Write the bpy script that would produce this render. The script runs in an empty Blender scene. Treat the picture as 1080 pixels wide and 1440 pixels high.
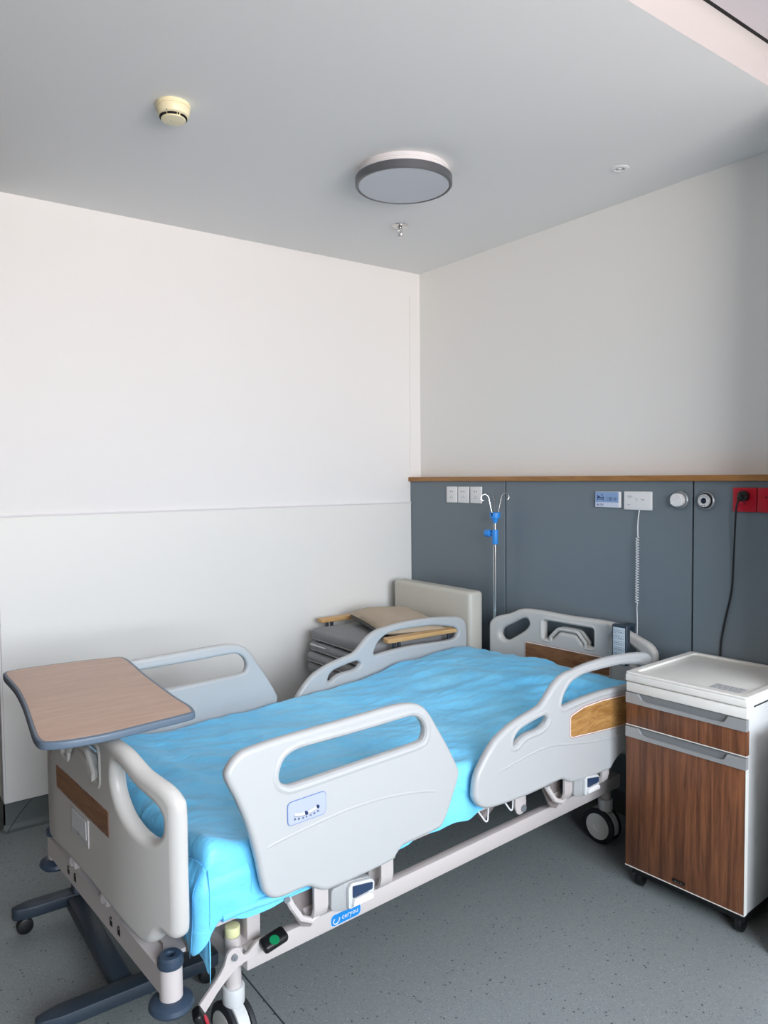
import bpy, bmesh, math, random
from mathutils import Vector, Matrix, noise
random.seed(4)
R = math.radians
C = bpy.context.scene.collection
SC = bpy.context.scene

# ------------------------------------------------------------------ camera
cam_data = bpy.data.cameras.new('camera')
cam = bpy.data.objects.new('camera', cam_data); C.objects.link(cam)
cam_data.sensor_fit = 'HORIZONTAL'; cam_data.sensor_width = 36.0
cam_data.lens = 1046.6 / 1080 * 36
cam_data.clip_start = 0.05
cam.matrix_world = Matrix(((0.593, -0.033, 0.805, 3.4798), (0.805, 0.035, -0.592, -2.8353),
                           (-0.009, 0.999, 0.047, 1.5017), (0, 0, 0, 1)))
_q = cam.matrix_world.to_quaternion(); _q.normalize()
cam.matrix_world = Matrix.Translation((3.4798, -2.8353, 1.5017)) @ _q.to_matrix().to_4x4()
SC.camera = cam

# ------------------------------------------------------------------ sky, daylight, exposure
W = bpy.data.worlds.new('sky'); SC.world = W; W.use_nodes = True
nt = W.node_tree; nt.nodes.clear()
tc = nt.nodes.new('ShaderNodeTexCoord'); sp = nt.nodes.new('ShaderNodeSeparateXYZ')
rp = nt.nodes.new('ShaderNodeValToRGB'); bg = nt.nodes.new('ShaderNodeBackground'); ow = nt.nodes.new('ShaderNodeOutputWorld')
mr = nt.nodes.new('ShaderNodeMapRange'); mr.inputs[1].default_value = -1; mr.inputs[2].default_value = 1
nt.links.new(tc.outputs['Generated'], sp.inputs[0]); nt.links.new(sp.outputs['Z'], mr.inputs[0])
nt.links.new(mr.outputs[0], rp.inputs[0]); nt.links.new(rp.outputs[0], bg.inputs[0]); nt.links.new(bg.outputs[0], ow.inputs[0])
e = rp.color_ramp.elements
e[0].position = 0.0; e[0].color = (0.86, 0.78, 0.74, 1)          # sunlit ground outside
e[1].position = 1.0; e[1].color = (0.85, 1.0, 1.2, 1)
k = e.new(0.49); k.color = (0.98, 0.90, 0.86, 1)
k = e.new(0.53); k.color = (0.92, 0.97, 1.04, 1)                 # hazy horizon
bg.inputs[1].default_value = 19.0
WIN = (5.2, -3.4, -0.75, 0.9, 2.6)                             # window: x, y0, y1, z0, z1
pl = bpy.data.lights.new('daylight_portal', 'AREA'); pl.shape = 'RECTANGLE'
pl.size = WIN[2] - WIN[1]; pl.size_y = WIN[4] - WIN[3]; pl.cycles.is_portal = True
po = bpy.data.objects.new('daylight_portal', pl); C.objects.link(po)
po.location = (WIN[0] + 0.12, (WIN[1] + WIN[2]) / 2, (WIN[3] + WIN[4]) / 2)
po.rotation_euler = (0, R(90), 0)
pl.size, pl.size_y = pl.size_y, pl.size
SC.view_settings.view_transform = 'Standard'; SC.view_settings.look = 'None'
SC.view_settings.gamma = 1.0; SC.view_settings.use_curve_mapping = False
SC.view_settings.exposure = -0.05
SC.cycles.max_bounces = 10; SC.cycles.diffuse_bounces = 7; SC.cycles.use_denoising = True
SC.cycles.caustics_reflective = False; SC.cycles.caustics_refractive = False

# ------------------------------------------------------------------ materials
def lin(c):
    return tuple(((v / 255) / 12.92 if v / 255 <= 0.04045 else ((v / 255 + 0.055) / 1.055) ** 2.4) for v in c) + (1,)
def mat(name, rgb, rough=0.5, metal=0.0, bump=0.0, bscale=200, spec=0.5, coat=0.0, var=0.0, vscale=6):
    m = bpy.data.materials.new(name); m.use_nodes = True
    n = m.node_tree; b = n.nodes['Principled BSDF']
    b.inputs['Base Color'].default_value = lin(rgb); b.inputs['Roughness'].default_value = rough
    b.inputs['Metallic'].default_value = metal; b.inputs['Specular IOR Level'].default_value = spec
    b.inputs['Coat Weight'].default_value = coat
    t = n.nodes.new('ShaderNodeTexCoord')
    if var:
        no = n.nodes.new('ShaderNodeTexNoise'); no.inputs['Scale'].default_value = vscale; no.inputs['Detail'].default_value = 5
        mx = n.nodes.new('ShaderNodeMix'); mx.data_type = 'RGBA'
        c = lin(rgb); mx.inputs[6].default_value = tuple(v * (1 - var) for v in c[:3]) + (1,)
        mx.inputs[7].default_value = tuple(min(1, v * (1 + var)) for v in c[:3]) + (1,)
        n.links.new(t.outputs['Object'], no.inputs[0]); n.links.new(no.outputs[0], mx.inputs[0])
        n.links.new(mx.outputs[2], b.inputs['Base Color'])
    if bump:
        no = n.nodes.new('ShaderNodeTexNoise'); no.inputs['Scale'].default_value = bscale; no.inputs['Detail'].default_value = 3
        bp = n.nodes.new('ShaderNodeBump'); bp.inputs['Strength'].default_value = bump; bp.inputs['Distance'].default_value = 0.002
        n.links.new(t.outputs['Object'], no.inputs[0]); n.links.new(no.outputs[0], bp.inputs['Height'])
        n.links.new(bp.outputs[0], b.inputs['Normal'])
    return m
def wood(name, c1, c2, axis=2, rough=0.42, scale=1.0, stretch=14, dist=2.0):
    m = bpy.data.materials.new(name); m.use_nodes = True
    n = m.node_tree; b = n.nodes['Principled BSDF']; b.inputs['Roughness'].default_value = rough
    t = n.nodes.new('ShaderNodeTexCoord'); mp = n.nodes.new('ShaderNodeMapping')
    s = [stretch * scale] * 3; s[axis] = 1.0 * scale
    mp.inputs['Scale'].default_value = s
    no = n.nodes.new('ShaderNodeTexNoise'); no.inputs['Scale'].default_value = 3.0; no.inputs['Detail'].default_value = 7
    no.inputs['Distortion'].default_value = dist; no.inputs['Roughness'].default_value = 0.6
    fi = n.nodes.new('ShaderNodeTexNoise'); fi.inputs['Scale'].default_value = 22.0; fi.inputs['Detail'].default_value = 4
    mx = n.nodes.new('ShaderNodeMath'); mx.operation = 'MULTIPLY_ADD'; mx.inputs[1].default_value = 0.3
    r = n.nodes.new('ShaderNodeValToRGB'); el = r.color_ramp.elements
    el[0].position = 0.42; el[0].color = lin(c1); el[1].position = 0.78; el[1].color = lin(c2)
    n.links.new(t.outputs['Object'], mp.inputs[0]); n.links.new(mp.outputs[0], no.inputs[0]); n.links.new(mp.outputs[0], fi.inputs[0])
    n.links.new(fi.outputs[0], mx.inputs[0]); n.links.new(no.outputs[0], mx.inputs[2])
    n.links.new(mx.outputs[0], r.inputs[0]); n.links.new(r.outputs[0], b.inputs['Base Color'])
    return m
def floor_mat():
    m = bpy.data.materials.new('speckled_vinyl'); m.use_nodes = True
    n = m.node_tree; b = n.nodes['Principled BSDF']; b.inputs['Roughness'].default_value = 0.38
    b.inputs['Specular IOR Level'].default_value = 0.35
    t = n.nodes.new('ShaderNodeTexCoord')
    def spots(scale, thr, seed):
        v = n.nodes.new('ShaderNodeTexVoronoi'); v.inputs['Scale'].default_value = scale; v.inputs['Randomness'].default_value = 1
        mp = n.nodes.new('ShaderNodeMapping'); mp.inputs['Location'].default_value = (seed, seed * 2, 0)
        n.links.new(t.outputs['Object'], mp.inputs[0]); n.links.new(mp.outputs[0], v.inputs[0])
        s = n.nodes.new('ShaderNodeSeparateColor'); n.links.new(v.outputs['Color'], s.inputs[0])
        g = n.nodes.new('ShaderNodeMath'); g.operation = 'GREATER_THAN'; g.inputs[1].default_value = thr
        n.links.new(s.outputs[0], g.inputs[0])
        l = n.nodes.new('ShaderNodeMath'); l.operation = 'LESS_THAN'; l.inputs[1].default_value = 0.36
        n.links.new(v.outputs['Distance'], l.inputs[0])
        a = n.nodes.new('ShaderNodeMath'); a.operation = 'MULTIPLY'
        n.links.new(g.outputs[0], a.inputs[0]); n.links.new(l.outputs[0], a.inputs[1]); return a.outputs[0]
    no = n.nodes.new('ShaderNodeTexNoise'); no.inputs['Scale'].default_value = 260; no.inputs['Detail'].default_value = 3
    n.links.new(t.outputs['Object'], no.inputs[0])
    r = n.nodes.new('ShaderNodeValToRGB'); el = r.color_ramp.elements
    el[0].position = 0.35; el[0].color = lin((126, 134, 134)); el[1].position = 0.65; el[1].color = lin((142, 149, 149))
    n.links.new(no.outputs[0], r.inputs[0]); cur = r.outputs[0]
    for sc, th, col, sd in ((210, .86, (160, 166, 165), 1.3), (190, .88, (104, 112, 114), 4.1), (110, .965, (74, 82, 86), 7.7), (260, .8, (116, 124, 128), 9.2)):
        mx = n.nodes.new('ShaderNodeMix'); mx.data_type = 'RGBA'; mx.inputs[7].default_value = lin(col)
        n.links.new(cur, mx.inputs[6]); n.links.new(spots(sc, th, sd), mx.inputs[0]); cur = mx.outputs[2]
    n.links.new(cur, b.inputs['Base Color'])
    return m
def sheet_mat():
    m = bpy.data.materials.new('blue_film_sheet'); m.use_nodes = True
    n = m.node_tree; b = n.nodes['Principled BSDF']
    b.inputs['Roughness'].default_value = 0.42; b.inputs['Specular IOR Level'].default_value = 0.4
    b.inputs['Sheen Weight'].default_value = 0.1
    t = n.nodes.new('ShaderNodeTexCoord')
    no = n.nodes.new('ShaderNodeTexNoise'); no.inputs['Scale'].default_value = 3.5; no.inputs['Detail'].default_value = 6; no.inputs['Distortion'].default_value = 1.0
    r = n.nodes.new('ShaderNodeValToRGB'); el = r.color_ramp.elements
    el[0].position = 0.3; el[0].color = lin((102, 201, 250)); el[1].position = 0.72; el[1].color = lin((128, 216, 254))
    n.links.new(t.outputs['Object'], no.inputs[0]); n.links.new(no.outputs[0], r.inputs[0]); n.links.new(r.outputs[0], b.inputs['Base Color'])
    mp = n.nodes.new('ShaderNodeMapping'); mp.inputs['Scale'].default_value = (22, 7, 16); mp.inputs['Rotation'].default_value = (0, 0, -0.67)
    n2 = n.nodes.new('ShaderNodeTexNoise'); n2.inputs['Scale'].default_value = 1.0; n2.inputs['Detail'].default_value = 8; n2.inputs['Distortion'].default_value = 1.6
    bp = n.nodes.new('ShaderNodeBump'); bp.inputs['Strength'].default_value = 0.5; bp.inputs['Distance'].default_value = 0.01
    n.links.new(t.outputs['Object'], mp.inputs[0]); n.links.new(mp.outputs[0], n2.inputs[0]); n.links.new(n2.outputs[0], bp.inputs['Height'])
    n.links.new(bp.outputs[0], b.inputs['Normal'])
    return m
M = dict(
    wall=mat('wall_paint', (232, 231, 230), 0.75, bump=0.05, bscale=300),
    frontwall=mat('brown_door_wall', (120, 104, 90), 0.6),
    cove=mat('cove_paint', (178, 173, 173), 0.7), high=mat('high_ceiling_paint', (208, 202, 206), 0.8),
    backwall=mat('back_wall_paint', (234, 234, 231), 0.75, bump=0.05, bscale=300),
    wains=mat('wainscot_laminate', (231, 231, 227), 0.5),
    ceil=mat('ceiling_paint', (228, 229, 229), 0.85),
    white=mat('white_paint', (222, 220, 222), 0.5),
    panel=mat('grey_wall_panel', (112, 124, 132), 0.42, var=0.03, vscale=1.5),
    black=mat('black_plastic', (14, 16, 18), 0.4),
    gap=mat('dark_joint', (12, 13, 15), 0.8),
    skirt=mat('grey_green_skirting_vinyl', (92, 100, 99), 0.45, bump=0.1, bscale=120),
    floor=floor_mat(),
    abs=mat('moulded_bed_plastic', (182, 184, 184), 0.4),
    abs2=mat('board_plastic', (196, 194, 189), 0.34),
    steel=mat('cream_enamelled_steel', (198, 191, 188), 0.35),
    steel_in=mat('cream_plate', (142, 132, 129), 0.4),
    chrome=mat('brushed_chrome', (205, 205, 205), 0.18, metal=1.0),
    navy=mat('navy_plastic', (50, 66, 84), 0.38),
    navy_metal=mat('dark_blue_grey_metal', (44, 56, 68), 0.4),
    rim=mat('blue_grey_edging', (92, 108, 124), 0.4),
    grey=mat('mid_grey_plastic', (168, 170, 170), 0.4),
    lightgrey=mat('light_grey_plastic', (205, 208, 208), 0.4),
    darkbutton=mat('navy_button', (38, 58, 88), 0.35),
    tyre=mat('black_rubber', (24, 28, 34), 0.6),
    hub=mat('castor_hub_plastic', (200, 203, 198), 0.4),
    red=mat('red_disc', (200, 20, 50), 0.4), green=mat('green_disc', (10, 130, 80), 0.4),
    yellow=mat('pale_yellow_plastic', (224, 222, 170), 0.5),
    sheet=sheet_mat(),
    matt=mat('mattress_cover', (170, 190, 200), 0.7),
    oak=wood('oak_trim', (176, 128, 74), (150, 103, 54), axis=0, stretch=10),
    railwood=wood('yellow_oak_inlay', (196, 152, 92), (150, 104, 54), axis=1, rough=0.4, stretch=7, scale=1.6, dist=3.0),
    boardwood=wood('brown_oak_inlay', (158, 112, 74), (116, 76, 46), axis=0, rough=0.4, stretch=8, scale=1.6),
    tablewood=wood('pink_beech_laminate', (198, 163, 140), (184, 147, 124), axis=1, rough=0.35, stretch=8, scale=1.3, dist=1.0),
    cabwood=wood('walnut_laminate', (140, 90, 59), (86, 52, 34), axis=2, rough=0.35, stretch=22, scale=0.9, dist=0.5),
    armwood=wood('pale_beech', (216, 180, 128), (196, 154, 100), axis=1, rough=0.4, stretch=10),
    trimline=mat('dusty_pink_trim_line', (176, 130, 124), 0.5),
    whiteline=mat('white_trim_line', (236, 234, 228), 0.5),
    cab=mat('cabinet_abs', (230, 229, 223), 0.35),
    cabside=mat('cabinet_side', (196, 198, 198), 0.3),
    alu=mat('satin_grey_strip', (160, 162, 163), 0.35, metal=0.2),
    alud=mat('strip_recess', (120, 124, 126), 0.45),
    fabric=mat('dark_grey_upholstery', (140, 141, 143), 0.9, bump=0.5, bscale=500, var=0.08, vscale=60),
    piping=mat('grey_piping', (150, 150, 151), 0.8),
    leather=mat('greige_leatherette', (196, 193, 182), 0.45, bump=0.08, bscale=200),
    linen=mat('beige_cloth', (186, 170, 150), 0.85, bump=0.25, bscale=300, var=0.05, vscale=20),
    cream=mat('aged_cream_plastic', (236, 226, 190), 0.4),
    lampring=mat('dark_grey_ring', (96, 98, 102), 0.35, metal=0.3),
    diffuser=mat('unlit_diffuser', (196, 200, 208), 0.45),
    plate=mat('white_switch_plate', (228, 229, 230), 0.3),
    redplate=mat('red_socket_plate', (190, 10, 40), 0.35),
    blue=mat('bright_blue_plastic', (52, 140, 220), 0.4),
    sign=mat('sign_blue_face', (134, 164, 206), 0.3), signlow=mat('sign_pale_face', (206, 214, 234), 0.3),
    ink=mat('dark_blue_print', (28, 50, 92), 0.5), inkgrey=mat('grey_print', (130, 132, 134), 0.6),
    gaugebg=mat('pale_blue_label', (172, 180, 204), 0.4), gaugeline=mat('blue_label_border', (92, 124, 190), 0.4),
    logo=mat('azure_sticker', (20, 130, 205), 0.4), paper=mat('white_print', (215, 218, 222), 0.5),
    remoteface=mat('pale_grey_blue_keypad', (190, 204, 212), 0.4),
    clear=mat('frosted_card_holder', (190, 186, 184), 0.25),
    cable=mat('white_cable', (222, 224, 226), 0.5),
    gunmetal=mat('gas_outlet_grey', (140, 146, 150), 0.35, metal=0.4),
    seam=mat('weld_line', (52, 58, 60), 0.6),
)
def glass_mat():
    m = bpy.data.materials.new('window_glass'); m.use_nodes = True; n = m.node_tree; n.nodes.clear()
    a = n.nodes.new('ShaderNodeBsdfTransparent'); g = n.nodes.new('ShaderNodeBsdfGlossy'); g.inputs['Roughness'].default_value = 0.02
    x = n.nodes.new('ShaderNodeMixShader'); x.inputs[0].default_value = 0.06; o = n.nodes.new('ShaderNodeOutputMaterial')
    n.links.new(a.outputs[0], x.inputs[1]); n.links.new(g.outputs[0], x.inputs[2]); n.links.new(x.outputs[0], o.inputs[0]); return m
M['glass'] = glass_mat()

# ------------------------------------------------------------------ helpers
def link(name, me, m, parent=None, smooth=True, ang=35):
    if smooth:
        me.polygons.foreach_set('use_smooth', [True] * len(me.polygons))
        me.set_sharp_from_angle(angle=R(ang))
    if m is not None:
        me.materials.clear(); me.materials.append(M[m] if isinstance(m, str) else m)
    o = bpy.data.objects.new(name, me); C.objects.link(o)
    if parent: o.parent = parent
    return o
def tag(o, label=None, cat=None, group=None, kind=None):
    if label: o['label'] = label
    if cat: o['category'] = cat
    if group: o['group'] = group
    if kind: o['kind'] = kind
    return o
def empty(name, loc, rz, label, cat, group=None):
    o = bpy.data.objects.new(name, None); C.objects.link(o); o.location = loc; o.rotation_euler = (0, 0, rz)
    o.empty_display_size = 0.1
    return tag(o, label, cat, group)
def structure(name, me, m, parent=None, smooth=False):
    o = link(name, me, m, parent, smooth)
    if parent is None: o['kind'] = 'structure'
    return o
class B:
    """collects shapes into one bmesh"""
    def __init__(s): s.b = bmesh.new()
    def box(s, lo, hi, bev=0.0, seg=2, mx=None):
        t = bmesh.new(); bmesh.ops.create_cube(t, size=1.0)
        sz = [abs(h - l) for l, h in zip(lo, hi)]; ce = [(h + l) / 2 for l, h in zip(lo, hi)]
        bmesh.ops.scale(t, vec=sz, verts=t.verts); bmesh.ops.translate(t, vec=ce, verts=t.verts)
        if bev: bmesh.ops.bevel(t, geom=t.edges[:], offset=min(bev, min(sz) * .49), segments=seg, profile=.5, affect='EDGES')
        return s.add(t, mx)
    def add(s, t, mx=None):
        if mx is not None: t.transform(mx)
        me = bpy.data.meshes.new('t'); t.to_mesh(me); t.free(); s.b.from_mesh(me); bpy.data.meshes.remove(me); return s
    def mesh(s, me, mx=None):
        if mx is not None: me.transform(mx)
        s.b.from_mesh(me); return s
    def cyl(s, p, q, r, r2=None, n=20, bev=0.0):
        p, q = Vector(p), Vector(q); d = q - p; L = d.length
        t = bmesh.new(); bmesh.ops.create_cone(t, cap_ends=True, segments=n, radius1=r, radius2=r if r2 is None else r2, depth=L)
        if bev:
            ed = [e_ for e_ in t.edges if abs(e_.verts[0].co.z - e_.verts[1].co.z) < 1e-6]
            bmesh.ops.bevel(t, geom=ed, offset=bev, segments=2, profile=.5, affect='EDGES')
        mx = Matrix.Translation((p + q) / 2) @ d.to_track_quat('Z', 'Y').to_matrix().to_4x4()
        return s.add(t, mx)
    def lathe(s, prof, n=40, mx=None):
        t = bmesh.new(); rings = []
        for r, z in prof:
            if r < 1e-6: rings.append([t.verts.new((0, 0, z))])
            else: rings.append([t.verts.new((r * math.cos(2 * math.pi * i / n), r * math.sin(2 * math.pi * i / n), z)) for i in range(n)])
        for a, b in zip(rings, rings[1:]):
            for i in range(n):
                j = (i + 1) % n
                if len(a) == 1 and len(b) == 1: continue
                if len(a) == 1: t.faces.new((a[0], b[j], b[i]))
                elif len(b) == 1: t.faces.new((a[i], a[j], b[0]))
                else: t.faces.new((a[i], a[j], b[j], b[i]))
        bmesh.ops.recalc_face_normals(t, faces=t.faces)
        return s.add(t, mx)
    def tube(s, pts, r, n=10, closed=False, mx=None, flat=1.0, fdir=None):
        pts = [Vector(p) for p in pts]; t = bmesh.new(); rings = []; N = len(pts); up = None
        for i, p in enumerate(pts):
            if closed: d = pts[(i + 1) % N] - pts[i - 1]
            else: d = pts[min(i + 1, N - 1)] - pts[max(i - 1, 0)]
            d.normalize()
            if fdir is not None: up = Vector(fdir)
            elif up is None: up = Vector((0, 0, 1)) if abs(d.z) < .9 else Vector((1, 0, 0))
            x = up - d * up.dot(d)
            if x.length < 1e-5: x = d.orthogonal()
            x.normalize(); y = d.cross(x); 
            if fdir is None: up = x
            rings.append([t.verts.new(p + x * (r * flat * math.cos(2 * math.pi * k / n)) + y * (r * math.sin(2 * math.pi * k / n))) for k in range(n)])
        m_ = N if closed else N - 1
        for i in range(m_):
            a, b = rings[i], rings[(i + 1) % N]
            for k in range(n): t.faces.new((a[k], a[(k + 1) % n], b[(k + 1) % n], b[k]))
        if not closed: t.faces.new(rings[0][::-1]); t.faces.new(rings[-1])
        bmesh.ops.recalc_face_normals(t, faces=t.faces)
        return s.add(t, mx)
    def prism(s, poly, h0, h1, mx=None, bev=0.0):
        t = bmesh.new(); a = [t.verts.new((x, y, h0)) for x, y in poly]; b = [t.verts.new((x, y, h1)) for x, y in poly]
        t.faces.new(a[::-1]); t.faces.new(b); n = len(poly)
        for i in range(n): t.faces.new((a[i], a[(i + 1) % n], b[(i + 1) % n], b[i]))
        bmesh.ops.recalc_face_normals(t, faces=t.faces)
        if bev: bmesh.ops.bevel(t, geom=t.edges[:], offset=bev, segments=2, profile=.5, affect='EDGES')
        return s.add(t, mx)
    def done(s, mx=None):
        if mx is not None: s.b.transform(mx)
        me = bpy.data.meshes.new('m'); s.b.to_mesh(me); s.b.free(); return me
def cr(pts, sub=4, closed=True):
    """smooth curve through the points"""
    out = []; n = len(pts)
    for i in range(n if closed else n - 1):
        g = lambda k: Vector(pts[k % n]) if closed else Vector(pts[max(0, min(n - 1, k))])
        p0, p1, p2, p3 = g(i - 1), g(i), g(i + 1), g(i + 2)
        for j in range(sub):
            t = j / sub
            v = 0.5 * ((2 * p1) + (p2 - p0) * t + (2 * p0 - 5 * p1 + 4 * p2 - p3) * t * t + (3 * p1 - p0 - 3 * p2 + p3) * t ** 3)
            out.append(tuple(v))
    if not closed: out.append(tuple(pts[-1]))
    return out
def rnd(pts, r, n=5):
    """polygon with rounded corners"""
    out = []; N = len(pts)
    for i in range(N):
        a, b, c = Vector(pts[i - 1]), Vector(pts[i]), Vector(pts[(i + 1) % N])
        u, w = (a - b), (c - b); rr = min(r, u.length * .45, w.length * .45)
        p, q = b + u.normalized() * rr, b + w.normalized() * rr
        for k in range(n + 1):
            t = k / n; out.append(tuple(p * (1 - t) ** 2 + b * 2 * t * (1 - t) + q * t * t))
    return out
def rect(x0, y0, x1, y1, r=0.0, n=5):
    p = [(x0, y0), (x1, y0), (x1, y1), (x0, y1)]
    return rnd(p, r, n) if r else p
def plate(outline, holes, t, bev, seg=3):
    """flat shape with holes and rounded edges, thickness t, centred on z = 0"""
    cu = bpy.data.curves.new('c', 'CURVE'); cu.dimensions = '2D'; cu.fill_mode = 'BOTH'
    cu.extrude = max(t / 2 - bev, 0); cu.bevel_depth = bev; cu.bevel_resolution = seg; cu.offset = -bev
    for loop in [outline] + list(holes):
        s = cu.splines.new('POLY'); s.points.add(len(loop) - 1); s.use_cyclic_u = True
        for p, q in zip(s.points, loop): p.co = (q[0], q[1], 0, 1)
    o = bpy.data.objects.new('c', cu); C.objects.link(o)
    me = bpy.data.meshes.new_from_object(o.evaluated_get(bpy.context.evaluated_depsgraph_get()))
    bpy.data.objects.remove(o); bpy.data.curves.remove(cu)
    return me
def text(body, size, mx, name, m, parent, depth=0.0004):
    cu = bpy.data.curves.new('t', 'FONT'); cu.body = body; cu.size = size; cu.extrude = depth
    cu.align_x = 'CENTER'; cu.align_y = 'CENTER'; cu.resolution_u = 2
    o = bpy.data.objects.new('t', cu); C.objects.link(o)
    me = bpy.data.meshes.new_from_object(o.evaluated_get(bpy.context.evaluated_depsgraph_get()))
    bpy.data.objects.remove(o); bpy.data.curves.remove(cu); me.transform(mx)
    return link(name, me, m, parent, smooth=False)
def smooth01(t): t = max(0, min(1, t)); return t * t * (3 - 2 * t)
# (a, b, depth) -> side plane of the bed: (depth, a, b);  -> plane facing -y: (a, -depth, b)
SIDE = Matrix(((0, 0, 1, 0), (1, 0, 0, 0), (0, 1, 0, 0), (0, 0, 0, 1)))
FRONT = Matrix(((1, 0, 0, 0), (0, 0, -1, 0), (0, 1, 0, 0), (0, 0, 0, 1)))
T = lambda x, y, z: Matrix.Translation((x, y, z))

# ================================================================== ROOM
H = 2.70
structure('floor', B().box((-1.6, -5.2, -0.06), (5.2, 0.1, 0.0)).done(), 'floor')
structure('weld_line', B().box((0.012, -1.8965, 0), (5.19, -1.892, 0.0006)).done(), 'seam', bpy.data.objects['floor'])
structure('wall_left', B().box((-0.15, -2.303, 0), (0, 0, 3.0)).done(), 'wall')
structure('wall_left_return', B().box((-1.5, -2.303, 0), (-0.15, -2.15, 3.0)).done(), 'wall')
structure('wall_hall', B().box((-1.65, -5.2, 0), (-1.5, -2.15, 3.0)).done(), 'frontwall')
structure('wall_front', B().box((-1.65, -5.3, 0), (5.4, -5.2, 3.0)).done(), 'frontwall')
structure('wall_back', B().box((-0.15, 0, 0), (5.4, 0.15, 3.0)).done(), 'backwall')
wr = B()
wx0, wx1 = WIN[0], WIN[0] + 0.2
wr.box((wx0, -5.3, 0), (wx1, WIN[1], 3.0)).box((wx0, WIN[2], 0), (wx1, 0.15, 3.0))
wr.box((wx0, WIN[1], 0), (wx1, WIN[2], WIN[3])).box((wx0, WIN[1], WIN[4]), (wx1, WIN[2], 3.0))
structure('wall_right', wr.done(), 'wall')
structure('added_shade_pier', B().box((2.34, -0.37, 0), (2.62, 0, 3.0)).done(), 'wall')  # added out of view to shade the right end of the back wall
win = structure('window_1', B().box((wx0 + .05, WIN[1], WIN[3]), (wx0 + .1, WIN[2], WIN[3] + .05)).box((wx0 + .05, WIN[1], WIN[4] - .05), (wx0 + .1, WIN[2], WIN[4])).box((wx0 + .05, WIN[1], WIN[3]), (wx0 + .1, WIN[1] + .05, WIN[4])).box((wx0 + .05, WIN[2] - .05, WIN[3]), (wx0 + .1, WIN[2], WIN[4])).box((wx0 + .05, -2.0, WIN[3]), (wx0 + .1, -1.95, WIN[4])).done(), 'white')
for y0, y1 in ((WIN[1] + .05, -2.0), (-1.95, WIN[2] - .05)):
    structure('glass_pane', B().box((wx0 + .07, y0, WIN[3] + .05), (wx0 + .076, y1, WIN[4] - .05)).done(), 'glass', win)
# dropped ceiling over the bed bay, its cove edge and the higher ceiling beyond
structure('ceiling', B().box((-1.65, -5.3, H), (2.288, 0, H + 0.06)).done(), 'ceil')
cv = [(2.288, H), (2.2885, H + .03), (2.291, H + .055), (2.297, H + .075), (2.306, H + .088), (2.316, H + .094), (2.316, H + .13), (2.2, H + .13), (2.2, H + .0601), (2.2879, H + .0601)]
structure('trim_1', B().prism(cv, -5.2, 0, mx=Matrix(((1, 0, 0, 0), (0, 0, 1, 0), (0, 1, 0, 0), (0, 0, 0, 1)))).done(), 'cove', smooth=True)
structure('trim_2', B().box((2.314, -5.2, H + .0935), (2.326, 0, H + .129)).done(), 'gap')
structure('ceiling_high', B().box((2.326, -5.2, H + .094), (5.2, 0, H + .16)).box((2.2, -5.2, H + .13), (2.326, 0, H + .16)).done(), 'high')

# wainscot board on the left wall with a pale bead on its top edge
structure('wainscot_board', B().box((0, -2.297, 0.122), (0.008, -0.082, 1.345), .001).done(), 'wains', bpy.data.objects['wall_left'])
structure('top_bead', B().box((0, -2.299, 1.345), (0.013, -0.082, 1.353), .002).done(), 'white', bpy.data.objects['wall_left'])
structure('corner_guard', B().box((-0.055, -2.3055, 0.124), (0.001, -2.303, 1.02)).done(), 'lightgrey', bpy.data.objects['wall_left'])
# hairline crack in the filler beside the corner
crk = [(0.0002, -0.075 - 0.012 * noise.noise(Vector((0, 0, z * 3))) - .03 * (2.6 - z) * .2, z) for z in [1.55 + i * .035 for i in range(30)]]
structure('hairline_crack', B().tube(crk, 0.0009, 5).done(), 'grey', bpy.data.objects['wall_left'])
# coved skirting
prof = [(0, 0.118), (0.006, 0.118), (0.006, 0.03), (0.009, 0.016), (0.016, 0.006), (0.03, 0.0015), (0.03, 0), (0, 0)]
structure('baseboard_left', B().prism(prof, -2.309, -0.08, mx=Matrix(((1, 0, 0, 0), (0, 0, 1, 0), (0, 1, 0, 0), (0, 0, 0, 1)))).done(), 'skirt', smooth=True)
structure('baseboard_return', B().prism([(-2.303 - a, b) for a, b in prof], -1.5, 0.006, mx=Matrix(((0, 0, 1, 0), (1, 0, 0, 0), (0, 1, 0, 0), (0, 0, 0, 1)))).done(), 'skirt', smooth=True)
bl = bpy.data.objects['baseboard_left']
structure('mitre_joint', B().tube([(0.0065, -2.2, 0.115), (0.0065, -2.25, 0.06), (0.010, -2.285, 0.016), (0.03, -2.3, 0.002)], 0.0012, 5).done(), 'gap', bl)
# grey medical wall boards with black joints, capped in oak
wb = bpy.data.objects['wall_back']
structure('joint_backing', B().box((0.0, -0.07, 0), (2.95, 0, 1.474)).done(), 'gap', wb)
xs = [0.0, 0.782, 1.817, 2.85]
for i, (a, b) in enumerate(zip(xs, xs[1:])):
    structure('wall_panel', B().box((a + (.0045 if i else 0), -0.08, 0.1), (b - .0045, -0.066, 1.474), .0015).done(), 'panel', wb)
structure('skirting_strip', B().box((0.0, -0.084, 0), (2.95, -0.07, 0.1)).done(), 'skirt', wb)
structure('added_shade_box', B().box((2.365, -0.54, 0), (2.62, -0.30, 0.70), .004).done(), 'wains')  # unseen low box, added to keep daylight off the cabinet's right side
structure('trim_3', B().box((0.0, -0.096, 1.474), (2.95, 0, 1.498), .002).done(), 'oak')

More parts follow.
